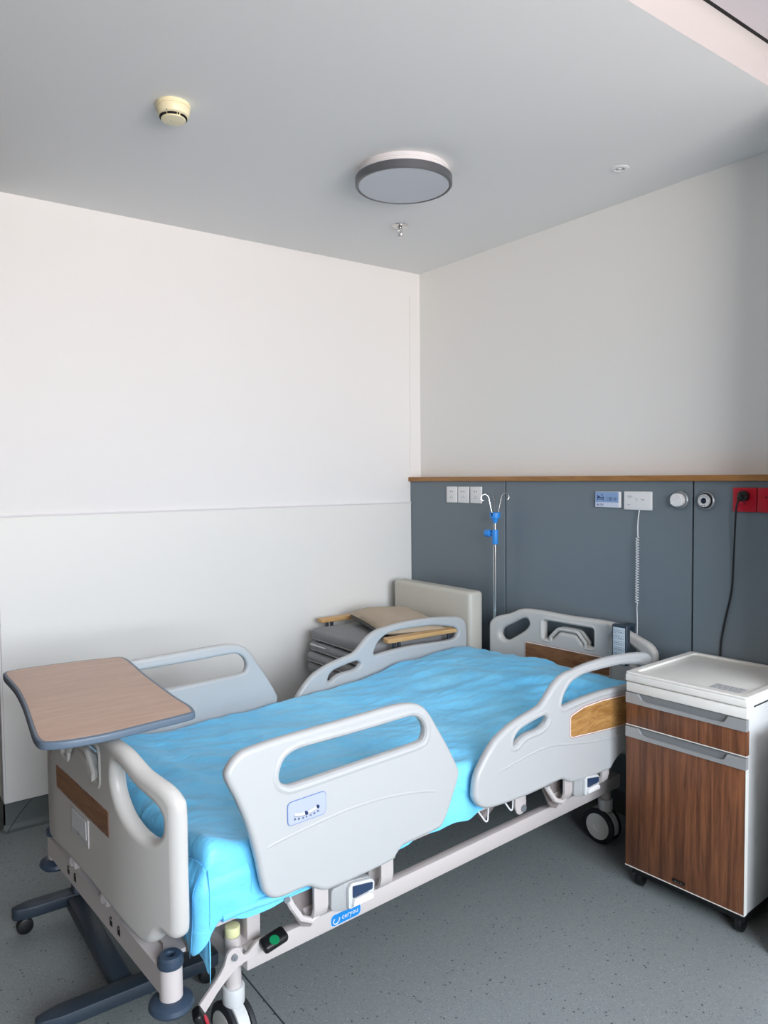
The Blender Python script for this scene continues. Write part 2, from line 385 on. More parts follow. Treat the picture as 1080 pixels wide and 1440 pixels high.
# ================================================================== BED (local: x = across, near side +; y = towards the head; z up)
BO = (1.377, -2.253, 0); BR = R(4.0)
bed = empty('hospital_bed', BO, BR, 'white hospital bed on castors with moulded side rails, its head against the grey panels', 'hospital bed')
railA = [(0.09, 0.8), (0.097, 0.827), (0.12, 0.848), (0.154, 0.858), (0.26, 0.863), (0.414, 0.864), (0.586, 0.866), (0.661, 0.862), (0.709, 0.848), (0.743, 0.819), (0.778, 0.767), (0.819, 0.704), (0.856, 0.639), (0.867, 0.605), (0.845, 0.553), (0.818, 0.5), (0.792, 0.468), (0.765, 0.462), (0.657, 0.459), (0.633, 0.456), (0.614, 0.441), (0.59, 0.429), (0.408, 0.427), (0.367, 0.431), (0.336, 0.448), (0.317, 0.459), (0.29, 0.462), (0.238, 0.462), (0.209, 0.47), (0.189, 0.49), (0.179, 0.522), (0.166, 0.588), (0.144, 0.67), (0.118, 0.738)]
holeA = [(0.235, 0.778), (0.25, 0.808), (0.285, 0.822), (0.35, 0.823), (0.497, 0.822), (0.623, 0.823), (0.680, 0.821), (0.711, 0.803), (0.726, 0.775), (0.721, 0.75), (0.698, 0.741), (0.585, 0.739), (0.413, 0.737), (0.28, 0.736), (0.251, 0.743), (0.236, 0.756)]
creaseA = [(0.169, 0.597), (0.219, 0.608), (0.331, 0.619), (0.452, 0.625), (0.583, 0.618), (0.726, 0.593), (0.835, 0.556)]
railB = [(0.935, 0.528), (0.943, 0.569), (0.969, 0.608), (1.025, 0.662), (1.092, 0.694), (1.165, 0.713), (1.232, 0.724), (1.272, 0.737), (1.332, 0.785), (1.384, 0.811), (1.447, 0.820), (1.547, 0.828), (1.688, 0.828), (1.814, 0.819), (1.900, 0.808), (1.940, 0.797), (1.965, 0.775), (1.976, 0.73), (1.978, 0.66), (1.965, 0.56), (1.925, 0.49), (1.86, 0.455), (1.80, 0.45), (1.748, 0.444), (1.705, 0.427), (1.68, 0.408), (1.655, 0.405), (1.505, 0.411), (1.439, 0.419), (1.406, 0.433), (1.385, 0.444), (1.353, 0.447), (1.194, 0.444), (1.055, 0.451), (0.994, 0.459), (0.956, 0.478), (0.937, 0.504)]
holeB = [(1.88, 0.76), (1.763, 0.784), (1.689, 0.79), (1.57, 0.794), (1.492, 0.792), (1.437, 0.781), (1.4, 0.759), (1.379, 0.731), (1.373, 0.709), (1.385, 0.703), (1.415, 0.704), (1.503, 0.709), (1.618, 0.71), (1.745, 0.704), (1.86, 0.700), (1.905, 0.71), (1.915, 0.735)]
holeS = [(1.119, 0.63), (1.121, 0.651), (1.146, 0.672), (1.194, 0.683), (1.252, 0.691), (1.281, 0.692), (1.297, 0.678), (1.286, 0.665), (1.252, 0.654), (1.194, 0.652), (1.156, 0.642), (1.133, 0.629)]
creaseB = [(0.965, 0.546), (1.1, 0.571), (1.223, 0.583), (1.312, 0.583), (1.416, 0.564), (1.572, 0.537), (1.747, 0.519), (1.92, 0.51)]
panelB = rnd([(1.421, 0.587), (1.421, 0.660), (1.503, 0.676), (1.618, 0.676), (1.745, 0.668), (1.85, 0.655), (1.85, 0.555), (1.747, 0.558), (1.60, 0.570)], .012)
RV = 0.507                      # rail centre plane
def rail_mesh(out, holes, crease, rims, sgn):
    b = B()
    b.mesh(plate(cr(out), [cr(h) for h in holes], 0.030, 0.0125, 4))
    cc_ = cr(crease, 4, False); nc_ = len(cc_) - 1
    b.tube([(x, y, 0.0105 - .006 * max(0, 1 - min(i, nc_ - i) / 4) ** 1.5) for i, (x, y) in enumerate(cc_)], 0.0065, 10)
    for h in rims:
        b.tube([(x, y, 0.0055) for x, y in cr(h)], 0.0125, 10, closed=True)
    return b.done(SIDE @ Matrix.Scale(sgn, 4, (0, 0, 1)))
def grow(pts, d):
    c = Vector((sum(p[0] for p in pts) / len(pts), sum(p[1] for p in pts) / len(pts))); out = []; n = len(pts)
    for i, p in enumerate(pts):
        t_ = Vector(pts[(i + 1) % n]) - Vector(pts[i - 1]); nrm = Vector((t_.y, -t_.x)).normalized()
        if nrm.dot(Vector(p) - c) < 0: nrm = -nrm
        out.append(tuple(Vector(p) + nrm * d))
    return out
def make_rail(kind, sgn):
    out, holes, crease = (railA, [holeA], creaseA) if kind == 'A' else (railB, [holeB, holeS], creaseB)
    me = rail_mesh(out, holes, crease, [grow(h, .0125) for h in holes], sgn)
    if sgn < 0: me.flip_normals()
    me.transform(T(sgn * RV, 0, 0))
    o = link('side_rail', me, 'abs', bed)
    if kind == 'B':
        fl = SIDE @ Matrix.Scale(sgn, 4, (0, 0, 1))
        for nm, gr, t0, mm in (('pink_trim_line', .006, .0138, 'trimline'), ('white_trim_line', .003, .0146, 'whiteline'), ('wood_inlay', 0.0, .0154, 'railwood')):
            p = plate(cr(grow(panelB, gr), 1), [], .004, .0005, 1); p.transform(T(sgn * (RV + t0), 0, 0) @ fl)
            if sgn < 0: p.flip_normals()
            link(nm, p, mm, o)
    return o
ra = make_rail('A', 1); make_rail('B', 1); make_rail('A', -1); make_rail('B', -1)
# angle gauge on the near foot-end rail
gp = lambda z0: T(RV + z0, 0, 0) @ SIDE
g0 = rect(0.2535, 0.639, 0.368, 0.697, .012)
link('label_border', plate(grow(g0, .0015), [], .001, .0003, 1), 'gaugeline', ra).data.transform(gp(.0165))
link('angle_gauge', plate(g0, [], .001, .0003, 1), 'gaugebg', ra).data.transform(gp(.0172))
arc = [(0.272 + i * .0087, 0.6565 + .0062 * ((i - 4) / 4) ** 2) for i in range(9)]
link('gauge_slot', B().tube([(x, y, .018) for x, y in arc], .0052, 8, flat=.35, fdir=(0, 0, 1)).done(SIDE), 'grey', ra).data.transform(T(RV, 0, 0))
link('gauge_tube', B().tube([(x, y + .0012, .0186) for x, y in arc], .0036, 8, flat=.5, fdir=(0, 0, 1)).done(SIDE), 'paper', ra).data.transform(T(RV, 0, 0))
link('gauge_ball', B().cyl((0, 0, .017), (0, 0, .0225), .0045, n=14).done(T(RV, .306, .659) @ SIDE), 'ink', ra)
link('gauge_end', B().cyl((0, 0, .017), (0, 0, .0215), .0042, n=14).done(T(RV, .342, .6645) @ SIDE), 'ink', ra)
for i, ch in enumerate(('30', '20', '10', '0', '10', '20', '30')):
    text(ch, .0062, T(RV + .0184, .273 + i * .0117, .6475 + .004 * ((i - 3) / 3) ** 2) @ SIDE, 'gauge_figure', 'ink', ra)

# foot and head boards: bowed in plan
hw = 0.475
board_half = [(0, .846), (.16, .849), (.246, .847), (.291, .84), (.335, .822), (.36, .811), (.40, .8), (.439, .787), (.466, .765), (hw, .735), (hw, .60), (hw, .47), (.468, .442), (.455, .434), (.437, .436), (.425, .441), (.41, .43), (.395, .408), (.373, .394), (.345, .392), (.30, .402), (.22, .415), (.1, .42), (0, .42)]
board_out = board_half + [(-x, y) for x, y in board_half[-2:0:-1]]
corner_hole = [(.237, .775), (.24, .74), (.268, .70), (.316, .668), (.37, .652), (.405, .656), (.428, .676), (.433, .70), (.430, .722), (.414, .740), (.38, .755), (.335, .771), (.285, .796), (.25, .80)]
slot = rnd([(-.145, .805), (.145, .805), (.145, .722), (.095, .722), (.05, .766), (-.05, .766), (-.095, .722), (-.145, .722)], .011, 4)
def bow(v, sag): return -sag + sag * (max(0, abs(v) - .2) / .275) ** 2
head_hole = [(.241, .792), (.236, .771), (.264, .739), (.314, .707), (.363, .680), (.394, .682), (.410, .704), (.394, .734), (.344, .762), (.289, .791), (.259, .799)]
def board(sag, ch_):
    me = plate(cr(board_out, 3), [cr(ch_, 3), [(-x, y) for x, y in cr(ch_, 3)], slot], 0.042, 0.018, 5)
    b = bmesh.new(); b.from_mesh(me)
    # raised lip round the holes
    for k_ in range(-23, 24):
        bmesh.ops.bisect_plane(b, geom=b.verts[:] + b.edges[:] + b.faces[:], plane_co=(k_ * .0205, 0, 0), plane_no=(1, 0, 0), dist=1e-5)
    bb = B(); bb.b.free(); bb.b = b
    for h in (grow(slot, .012),):
        bb.tube([(x, y, .0155) for x, y in h], .0085, 8, closed=True)
        bb.tube([(x, y, -.0155) for x, y in h], .0085, 8, closed=True)
    me = bb.done(FRONT)
    for v in me.vertices: v.co.y += bow(v.co.x, sag)
    return me
def bowed(poly, t0, th_, sag, m, name, parent, mx, zoff=0.0):
    p = plate(poly, [], th_, .0006, 1); b = bmesh.new(); b.from_mesh(p)
    for k_ in range(-14, 15): bmesh.ops.bisect_plane(b, geom=b.verts[:] + b.edges[:] + b.faces[:], plane_co=(k_ * .025, 0, 0), plane_no=(1, 0, 0), dist=1e-5)
    b.transform(T(0, -t0, zoff) @ FRONT); b.to_mesh(p); b.free()
    for v in p.vertices: v.co.y += bow(v.co.x, sag)
    p.transform(mx); return link(name, p, m, parent)
fb = link('footboard', board(.055, corner_hole), 'abs2', bed)
strip = lambda g, z=0: rnd([(-.208 - g, .602 - g), (.208 + g, .602 - g), (.208 + g, .666 + g), (-.208 - g, .666 + g)], .004, 3)
I4 = Matrix.Identity(4)
bowed(strip(.0035), .0195, .003, .055, 'trimline', 'trim_line', fb, I4)
bowed(strip(0), .0203, .003, .055, 'boardwood', 'wood_inlay', fb, I4)
bowed(rect(-.078, .515, .062, .593, .006), .022, .004, .055, 'clear', 'card_holder', fb, I4)
bowed(rect(-.066, .535, .05, .586, .003), .0245, .002, .055, 'lightgrey', 'card_pocket', fb, I4)
link('holder_screw', B().cyl((-.005, -.0835, .537), (-.005, -.079, .537), .004, n=12).done(), 'chrome', fb)
HB = T(.018, 2.09, .012)
hb_me = board(.03, head_hole); hb_me.transform(Matrix.Diagonal((.955, 1, 1, 1))); hb_me.transform(HB @ Matrix.Rotation(math.pi, 4, 'Z'))
hb = link('headboard', hb_me, 'abs2', bed)
HBI = T(.01, 2.05, .035)    # inner face, seen over the sheet
for g, t0, mm, nm in ((.0065, .0005, 'trimline', 'trim_line'), (.004, .0013, 'whiteline', 'white_trim_line'), (0, .0021, 'boardwood', 'wood_inlay')):
    p = plate(rnd([(-.232 - g, .59 - g), (.232 + g, .59 - g), (.232 + g, .664 + g), (-.232 - g, .664 + g)], .004, 3), [], .003, .0004, 1)
    b = bmesh.new(); b.from_mesh(p)
    for k_ in range(-9, 10): bmesh.ops.bisect_plane(b, geom=b.verts[:] + b.edges[:] + b.faces[:], plane_co=(k_ * .025, 0, 0), plane_no=(1, 0, 0), dist=1e-5)
    b.transform(FRONT); b.to_mesh(p); b.free()
    for v in p.vertices: v.co.y += -bow(v.co.x, .03) - .0 - t0
    p.transform(T(.01, 2.0695, .0335)); link(nm, p, mm, hb)

# deck (upper frame), the chassis below it, and what joins them
dk = B()
for s in (-1, 1): dk.box((s * .44 - .02, .04, .42), (s * .44 + .02, 2.03, .46), .004)
for u in (.05, .75, 1.3, 2.0): dk.box((-.44, u - .015, .42), (.44, u + .015, .455), .003)
dk.box((-.43, .06, .456), (.43, 2.0, .468), .003)
deck = link('deck_frame', dk.done(), 'steel', bed)
ch = B()
for s in (-1, 1): ch.box((s * .405 - .016, .19, .244), (s * .405 + .016, 1.90, .298), .004)
for u in (.20, 1.86): ch.box((-.40, u - .03, .25), (.40, u + .03, .296), .004)
for s in (-1, 1):
    for u in (.235, 1.80): ch.box((s * .36 - .02, u - .02, .27), (s * .36 + .02, u + .02, .43), .003)
    for u in (.18, 1.88): ch.cyl((s * .365, u, .17), (s * .365, u, .318), .021, n=24)
link('chassis', ch.done(), 'steel', bed)
for s in (-1, 1):
    link('lift_arm', B().tube([(s * .3, .45, .44), (s * .3, .62, .29)], .016, 8).done(), 'steel_in', bed)
    link('lift_arm', B().tube([(s * .3, 1.2, .29), (s * .3, 1.45, .44)], .016, 8).done(), 'steel_in', bed)
    link('pivot_plate', B().prism(rnd([(1.21, .43), (1.262, .425), (1.268, .37), (1.25, .342), (1.222, .345), (1.208, .375)], .02, 5), s * .443, s * .452, mx=SIDE, bev=.002).done(), 'steel', bed)
link('pivot_bolt', B().cyl((.45, 1.25, .362), (.457, 1.25, .362), .012).done(), 'gunmetal', bed)
for s in (-1, 1):
    for u in (.18, 1.88): link('post_cap', B().cyl((s * .365, u, .318), (s * .365, u, .345), .020, n=24, bev=.004).done(), 'yellow', bed)
# foot beam with corner posts
fbeam = B().prism(rnd([(-.43, .30), (.43, .30), (.43, .362), (-.43, .362)], .004, 2), -.02, .02, mx=T(0, -.025, 0) @ FRONT)
beam = link('foot_beam', fbeam.done(), 'steel', bed)
link('beam_flange', B().prism([(-.36, -.005), (-.41, -.03), (-.41, .03), (-.3, .05), (.3, .05), (.41, .03), (.41, -.03), (.36, -.005)], .362, .372).done(), 'steel', bed)
for v in (-.17, .085):
    k_ = link('board_latch', B().box((v - .016, -.05, .36), (v + .016, -.02, .40), .006).tube([(v, -.05, .375), (v + .02, -.058, .40), (v + .035, -.052, .425)], .009, 8).done(), 'steel', bed)
for x in (-.27, .27):
    link('beam_upright', B().box((x - .03, -.02, .37), (x + .03, 0.03, .46), .004).box((x - .03, 0, .42), (x + .03, .06, .455)).done(), 'steel', bed)
def padlock(x, z, opened):
    b = B().box((x - .008, -.0462, z - .011), (x + .008, -.0448, z + .003)).tube([(x - .006, -.0455, z + .002), (x - .006, -.0455, z + .009), (x - .002, -.0455, z + .013), (x + .002, -.0455, z + .013), (x + .006, -.0455, z + .009)] + ([] if opened else [(x + .006, -.0455, z + .002)]), .0014, 6)
    return link('padlock_mark', b.done(), 'gap', beam)
for x, op in ((-.224, True), (-.166, False), (.122, True), (.177, False)): padlock(x, .332, op)
for v_, u_ in ((-.43, -.018), (.43, -.018), (-.43, 2.11), (.43, 2.11)):
    p = link('corner_post', B().cyl((v_, u_, .28), (v_, u_, .366), .027, n=28).done(), 'steel', bed)
    link('post_cap', B().lathe([(.009, .35), (.009, .383), (.012, .386), (.024, .386), (.029, .381), (.0305, .366), (.029, .36), (0, .36)], 32, T(v_, u_, 0)).done(), 'navy', p)
    link('bumper_ring', B().lathe([(.0, .252), (.035, .252), (.047, .256), (.053, .265), (.050, .275), (.038, .282), (.028, .284), (0, .284)], 36, T(v_, u_, 0)).done(), 'navy', p)
link('head_beam', B().box((-.43, 2.09, .30), (.43, 2.13, .362), .004).box((-.3, 2.0, .40), (-.25, 2.12, .43)).box((.25, 2.0, .40), (.3, 2.12, .43)).box((-.3, 2.09, .35), (-.25, 2.12, .45)).box((.25, 2.09, .35), (.3, 2.12, .45)).done(), 'steel', bed)
# rail straps, hinge plates and latches (both sides)
def strap(u, s):
    prof_ = [(.50, .47), (.508, .47), (.508, .385), (.502, .362), (.488, .347), (.468, .343), (.452, .35), (.446, .368), (.446, .385), (.453, .385), (.453, .372), (.458, .358), (.470, .351), (.484, .354), (.494, .366), (.50, .385)]
    return B().prism([(s * a, b) for a, b in prof_], u - .022, u + .022, mx=Matrix(((1, 0, 0, 0), (0, 0, 1, 0), (0, 1, 0, 0), (0, 0, 0, 1)))).done()
for s in (1, -1):
    for i, us in enumerate(((.362, .588), (1.43, 1.66))):
        for u in us: link('rail_strap', strap(u, s), 'steel', bed)
        u = us[0]
        hp = [(u - .085, .455), (u - .075, .40), (u - .045, .345), (u - .025, .318), (u + .0, .308), (u + .02, .32), (u + .025, .40), (u + .02, .455)]
        link('hinge_plate', B().prism(hp, s * .447, s * .455, mx=SIDE).done(), 'steel_in', bed)
        link('hinge_loop', B().tube([(s * .46, u - .08, .432), (s * .475, u - .07, .40), (s * .485, u - .05, .365), (s * .49, u - .02, .35), (s * .49, u, .36)], .010, 10).done(), 'steel', bed)
        link('hinge_bolt', B().cyl((s * .46, u - .082, .428), (s * .483, u - .088, .426), .0085, n=12).done(), 'gunmetal', bed)
        lt = rnd([(u + .028, .362), (u + .075, .345), (u + .165, .356), (u + .172, .398), (u + .160, .412), (u + .09, .424), (u + .03, .42)], .012, 4)
        lo = link('rail_latch', B().prism(lt, s * .462, s * .512, mx=SIDE, bev=.004).done(), 'grey', bed)
        fa = rnd([(u + .078, .352), (u + .163, .358), (u + .168, .40), (u + .158, .410), (u + .088, .421), (u + .078, .41)], .008, 4)
        link('latch_face', B().prism(fa, s * .510, s * .524, mx=SIDE, bev=.003).done(), 'lightgrey', lo)
        link('release_button', B().prism(rnd([(u + .09, .382), (u + .156, .384), (u + .158, .402), (u + .09, .414)], .003, 3), s * .522, s * .5275, mx=SIDE).done(), 'darkbutton', lo)
        link('release_lever', B().prism(rnd([(u + .086, .362), (u + .155, .362), (u + .155, .374), (u + .140, .382), (u + .09, .381)], .003, 3), s * .522, s * .535, mx=SIDE, bev=.002).done(), 'plate', lo)
# wire hooks under the deck edge
for u in (1.036, 1.159):
    link('wire_hook', B().tube(cr([(.46, u - .028, .432), (.47, u - .018, .412), (.475, u - .004, .392), (.475, u + .006, .393), (.47, u + .014, .41), (.46, u + .026, .425)], 3, False), .0028, 8).done(), 'plate', bed)
# azure sticker on the near chassis rail
lgp = rect(.452, .250, .560, .285, .016, 6)
st = link('maker_sticker', plate(lgp, [], .001, .0003, 1), 'paper', bed); st.data.transform(T(.4218, 0, 0) @ SIDE)
l2 = plate(grow(lgp, -.0018), [], .001, .0003, 1); l2.transform(T(.4224, 0, 0) @ SIDE); link('sticker_face', l2, 'logo', st)
link('crescent_mark', B().tube(cr([(.4232, .466, .272), (.4232, .461, .265), (.4232, .465, .258), (.4232, .474, .257), (.4232, .481, .263), (.4232, .483, .271)], 3, False), .0017, 6).done(), 'paper', st)
text('ceryou', .021, T(.4232, .520, .268) @ SIDE, 'sticker_lettering', 'paper', st)

# castors
def castor(v, u, first=None):
    cx, cy = (v - .015 if u > 1 else v), u + .0
    b = B().cyl((v, u, .138), (v, u, .186), .029, n=28, bev=.004)
    # fender between the two wheels
    fen = [(.062 * math.cos(R(a)), .072 + .072 * math.sin(R(a))) for a in range(-20, 201, 12)]
    b.prism([(x * 1.12, z) for x, z in fen], -.016, .016, mx=T(cx, cy, 0) @ FRONT, bev=.003)
    o = link('castor', b.done(), 'lightgrey', bed)
    for s in (-1, 1):
        y = cy + s * .026
        tyre = [(.0, -.008), (.055, -.008), (.066, -.007), (.0715, -.003), (.072, .002), (.070, .007), (.060, .009), (.056, .006), (0, .006)]
        link('tyre', B().lathe(tyre, 36, T(cx, y, .072) @ Matrix.Rotation(R(90) * s, 4, 'X')).done(), 'tyre', o)
        link('hub', B().lathe([(0, .0105), (.014, .0105), (.016, .0125), (.035, .0118), (.052, .009), (.054, .005), (0, .004)], 36, T(cx, y, .072) @ Matrix.Rotation(R(90) * (1 if s < 0 else -1), 4, 'X')).done(), 'hub', o)
    return o
for v in (-.365, .365):
    for u in (.18, 1.88): castor(v, u)
# brake pedals at the foot
for s in (1, -1):
    pb_ = B()
    bell = [(.052, .205), (.064, .198), (.10, .235), (.135, .262), (.165, .278), (.20, .282), (.235, .293), (.25, .302), (.245, .318), (.215, .318), (.19, .300), (.175, .300), (.165, .322), (.145, .328), (.13, .318), (.122, .295), (.10, .268), (.066, .238), (.05, .222)]
    pb_.prism(cr(bell, 2), s * .424, s * .431, mx=SIDE)
    pd = link('brake_pedal', pb_.done(), 'steel', bed)
    link('pedal_bolt', B().cyl((s * .43, .148, .306), (s * .438, .148, .306), .008, n=12).cyl((s * .436, .148, .306), (s * .441, .148, .306), .0045, n=6).done(), 'gunmetal', pd)
    for (u, z, tilt, mm) in ((.255, .312, 8, 'green'), (.052, .195, -62, 'red')):
        mx = T(s * .445, u, z) @ Matrix.Rotation(R(tilt), 4, 'X') @ Matrix.Rotation(R(22 * s), 4, 'Y')
        pad = link('pedal_pad', B().box((-.02, -.036, -.012), (.02, .036, .012), .009, 3).done(mx), 'black', pd)
        link('pad_disc', B().cyl((s * .008, -.004, .0118), (s * .008, -.004, .0135), .013, n=20).done(mx), mm, pd)

# ---------------------------------------------------------------- mattress and the blue sheet over it
mt = link('mattress', B().box((-.415, .075, .469), (.415, 1.97, .570), .03, 3).done(), 'matt'); mt.location = BO; mt.rotation_euler = (0, 0, BR)
tag(mt, 'slim mattress wrapped by the blue sheet on the bed deck', 'mattress')
def top_z(v, u):
    z = .602 + .068 * smooth01((u - .95) / .85)
    z -= .035 * smooth01((u - 1.82) / .2) * (0.4 + 0.6 * abs(v) / .45)
    z += .022 * math.exp(-((v + .05) / .33) ** 2) * smooth01((u - 1.2) / .4)
    z -= .022 * math.exp(-((u - .24) / .11) ** 2) * math.exp(-((v - .30) / .22) ** 2)
    z += .030 * math.exp(-((u - .075) / .06) ** 2) * math.exp(-((v - .40) / .12) ** 2)
    return z
def crease(p, s):
    r_ = noise.noise(Vector(p) * s)
    return 1 - abs(r_) * 2
NU, NV = 250, 170
ULO, UHI = -.20, 2.13        # unrolled length
def place(a, b):
    """a: unrolled across (m), b: unrolled along (m) -> position on the draped sheet"""
    hv, r = .474, .032
    def edge(t, lim):
        if abs(t) <= lim: return t, 0.0
        d = abs(t) - lim; q = r * math.pi / 2
        if d < q: th_ = d / r; x = lim + r * math.sin(th_); dz = -(r - r * math.cos(th_))
        else: x = lim + r; dz = -(r + (d - q))
        return math.copysign(x, t), dz
    x, dzx = edge(a, hv - r)
    mid = 1.02; y, dzy = edge(b - mid, .962 - r); y += mid
    return x, y, dzx, dzy
verts = []; faces = []
def hem(b):   # how far the long side hangs at b
    h = .186 + .012 * noise.noise(Vector((b * 3, 0, 2))) + .012 * noise.noise(Vector((b * 9, 5, 2)))
    h += .06 * smooth01((b - 1.0) / .8) * .9
    return h
for i in range(NU + 1):
    b = ULO + (UHI + .08 - ULO) * i / NU
    for j in range(NV + 1):
        s = j / NV * 2 - 1
        amax = .442 + hem(min(max(b, .06), 2))
        a = s * amax
        x, y, dzx, dzy = place(a, b)
        z = top_z(x, y) + dzx + dzy
        # corners: both fall, keep the lower one and pull it out in a fold
        if dzx < -.03 and dzy < -.03:
            z = top_z(x, y) + min(dzx, dzy) * 1.0 + max(dzx, dzy) * .25
            k_ = min(-dzx, -dzy)
            x += math.copysign(.10 * k_, x); y += (-1 if b < 1 else 1) * .03 * k_
        flat = 1.0 if (dzx == 0 and dzy == 0) else .0
        p = (x, y, z)
        # long soft wrinkles + fine crumple
        sa, sb = x * .62 + y * .78, x * .78 - y * .62
        w = .013 * crease((sa * .42, sb * 1.25, 3.1), 3.4) + .008 * crease((sa * .5 + .3 * sb, sb * 1.3, 7.7), 7.0) + .0035 * crease((sa * .6, sb, z + 1.2), 16) + .0012 * crease((x, y, z + 5.2), 34)
        foot = math.exp(-((y - .16) / .16) ** 2)
        w += foot * .012 * crease((x * 1.0, y * 1.6, 1.4), 4.0)
        nearb = math.exp(-((y - 1.72) / .22) ** 2) * smooth01((x - .1) / .3)
        w += nearb * .016 * crease((x * .8 + y, y * 1.3, 4.4), 6.0)
        w -= .013
        if dzx < -.02:      # side drop: waves push sideways
            drop = min(1, -dzx / .12)
            x += math.copysign(drop * (-.012 + .016 * crease((b * 1.0 + z * .5, z * .45, 3.3), 7.5) * (1 if b < 1.2 else .6)), x)
            x += math.copysign(drop * (.008 * noise.noise(Vector((b * 4.5, 1.5, 0))) + .005 * noise.noise(Vector((b * 13, 8.5, z * 3))) + .002 * crease((b, z, 3), 11)) + .001, x)
        elif dzy < -.02:
            y += (-1 if b < 1 else 1) * (.008 * noise.noise(Vector((a * 7, 3.5, 0))) + .003 * crease((a, z, 2), 14))
        z += w if dzx > -.02 and dzy > -.02 else 0
        # keep inside the boards and above the deck frame
        y = max(.036, min(2.045, y)); x = max(-.489, min(.489, x))
        verts.append((x, y, z))
for i in range(NU):
    for j in range(NV):
        a = i * (NV + 1) + j
        faces.append((a, a + 1, a + NV + 2, a + NV + 1))
me = bpy.data.meshes.new('sheet'); me.from_pydata(verts, [], faces); me.update()
sh = link('bed_sheet', me, 'sheet', ang=80); sh.location = BO; sh.rotation_euler = (0, 0, BR)
tag(sh, 'thin sky-blue disposable sheet draped crumpled over the mattress', 'bed sheet')
# pleated corner of the sheet hanging between the footboard and the near foot-end rail
fold = bmesh.new(); rows = []
nF, nQ = 34, 60
L1, L2 = .235, .135
for i in range(nF + 1):
    t = i / nF; row = []
    for j in range(nQ + 1):
        d = j / nQ * (L1 + L2); r_ = .02
        if d < L1 - r_: px_, py_, nx, ny = .253 + d, .036, 0, -1
        elif d < L1 + r_:
            th_ = (d - L1 + r_) / (2 * r_) * math.pi / 2
            px_, py_, nx, ny = .461 + r_ * math.sin(th_), .056 - r_ * math.cos(th_), math.sin(th_), -math.cos(th_)
        else: px_, py_, nx, ny = .481, .036 + d - L1, 1, 0
        zt = .570 + .02 * math.exp(-((d - .19) / .06) ** 2)
        tip = math.exp(-((d - .218) / .05) ** 2)
        zb = .475 - .092 * tip - .03 * (d < .2) * smooth01((d - .02) / .15) - .012 * smooth01((d - .25) / .06)
        z = zt + (zb - zt) * t
        ple = math.sin((d - .22) * 62 * (1 - .25 * t)) * .5 + .5
        ple2 = crease((d * 1.0, z * .8, 9.3), 12)
        off = -.016 * (1 - smooth01(t * 3)) + .013 * smooth01(t * 2.5) * (1 if ny == -1 else .35) * ple + .005 * smooth01(t * 3) * ple2 + .010 * tip * t
        if nx == 1: off = min(off, .007)
        row.append(fold.verts.new((px_ + nx * off * .6, py_ + ny * off, z)))
    rows.append(row)
for a, b in zip(rows, rows[1:]):
    for j in range(nQ): fold.faces.new((a[j], a[j + 1], b[j + 1], b[j]))
fm = bpy.data.meshes.new('f'); fold.to_mesh(fm); fold.free()
link('rolled_hem', B().tube([(.484 + .002 * math.sin(u * 30), u, .452 + .003 * math.sin(u * 17)) for u in [.088 + .02 * i for i in range(19)]], .0105, 12).done(), 'sheet', sh)
fo = link('corner_fold', fm, 'sheet', sh, ang=80)
so = fo.modifiers.new('thick', 'SOLIDIFY'); so.thickness = .0012

# ================================================================== OVERBED TABLE
Tz = .88
tb = empty('overbed_table', (.83, -2.2, 0), 0, 'wheeled overbed table with beech-look top and blue-grey rim above the foot of the bed', 'overbed table')
TO = [(0.871, -2.427), (0.816, -2.412), (0.803, -2.342), (0.811, -2.209), (0.83, -2.096), (0.842, -2.055), (0.879, -2.042), (0.988, -2.047), (1.128, -2.059), (1.279, -2.066), (1.441, -2.072), (1.534, -2.071), (1.583, -2.079), (1.603, -2.093), (1.613, -2.157), (1.622, -2.234), (1.632, -2.324), (1.625, -2.405), (1.609, -2.449), (1.588, -2.468), (1.543, -2.471), (1.476, -2.465), (1.367, -2.453), (1.222, -2.438), (1.071, -2.428), (0.955, -2.427)]
to = [(x - .83, y + 2.2) for x, y in TO]
m_ = plate(cr(to, 3), [], .020, .005, 3); m_.transform(T(0, 0, Tz - .0102)); top = link('tabletop', m_, 'rim', tb)
m_ = plate(cr(grow(to, -.011), 3), [], .004, .0004, 1); m_.transform(T(0, 0, Tz - .0018)); link('wood_surface', m_, 'tablewood', top)
link('support_arm', B().box((-.02, -.02, .835), (.62, .02, .853), .004).box((-.02, -.12, .84), (.06, .1, .853), .003).done(), 'rim', tb)
link('column', B().box((-.018, -.02, .42), (.018, .02, .84), .003).done(), 'chrome', tb)
link('column_sleeve', B().box((-.026, -.03, .08), (.026, .03, .60), .004).done(), 'rim', tb)
bs = B().box((-.02, -.055, .045), (.60, .0, .085), .006)
link('base_crossbar', bs.done(), 'navy_metal', tb)
for (x0, x1, ye) in ((-.015, .015, -.222), (.575, .605, -.268)):
    lm = [(x0 - .005, .235), (x1 + .015, .235), (x1 + .022, .18), (x1 + .015, .05), (x1 + .012, ye + .06), (x1 + .0, ye + .006), (x0, ye), (x0 - .018, ye + .06), (x0 - .014, .05), (x0 - .02, .18)]
    l = link('base_leg', B().prism(rnd(lm, .012, 3), .055, .092, bev=.004).done(), 'navy_metal', tb)
    for y in (ye + .04, .205):
        c_ = link('base_castor', B().cyl(((x0 + x1) / 2 - .014, y, .026), ((x0 + x1) / 2 + .014, y, .026), .026, n=24, bev=.005).cyl(((x0 + x1) / 2, y, .03), ((x0 + x1) / 2, y, .06), .008).done(), 'black', l)

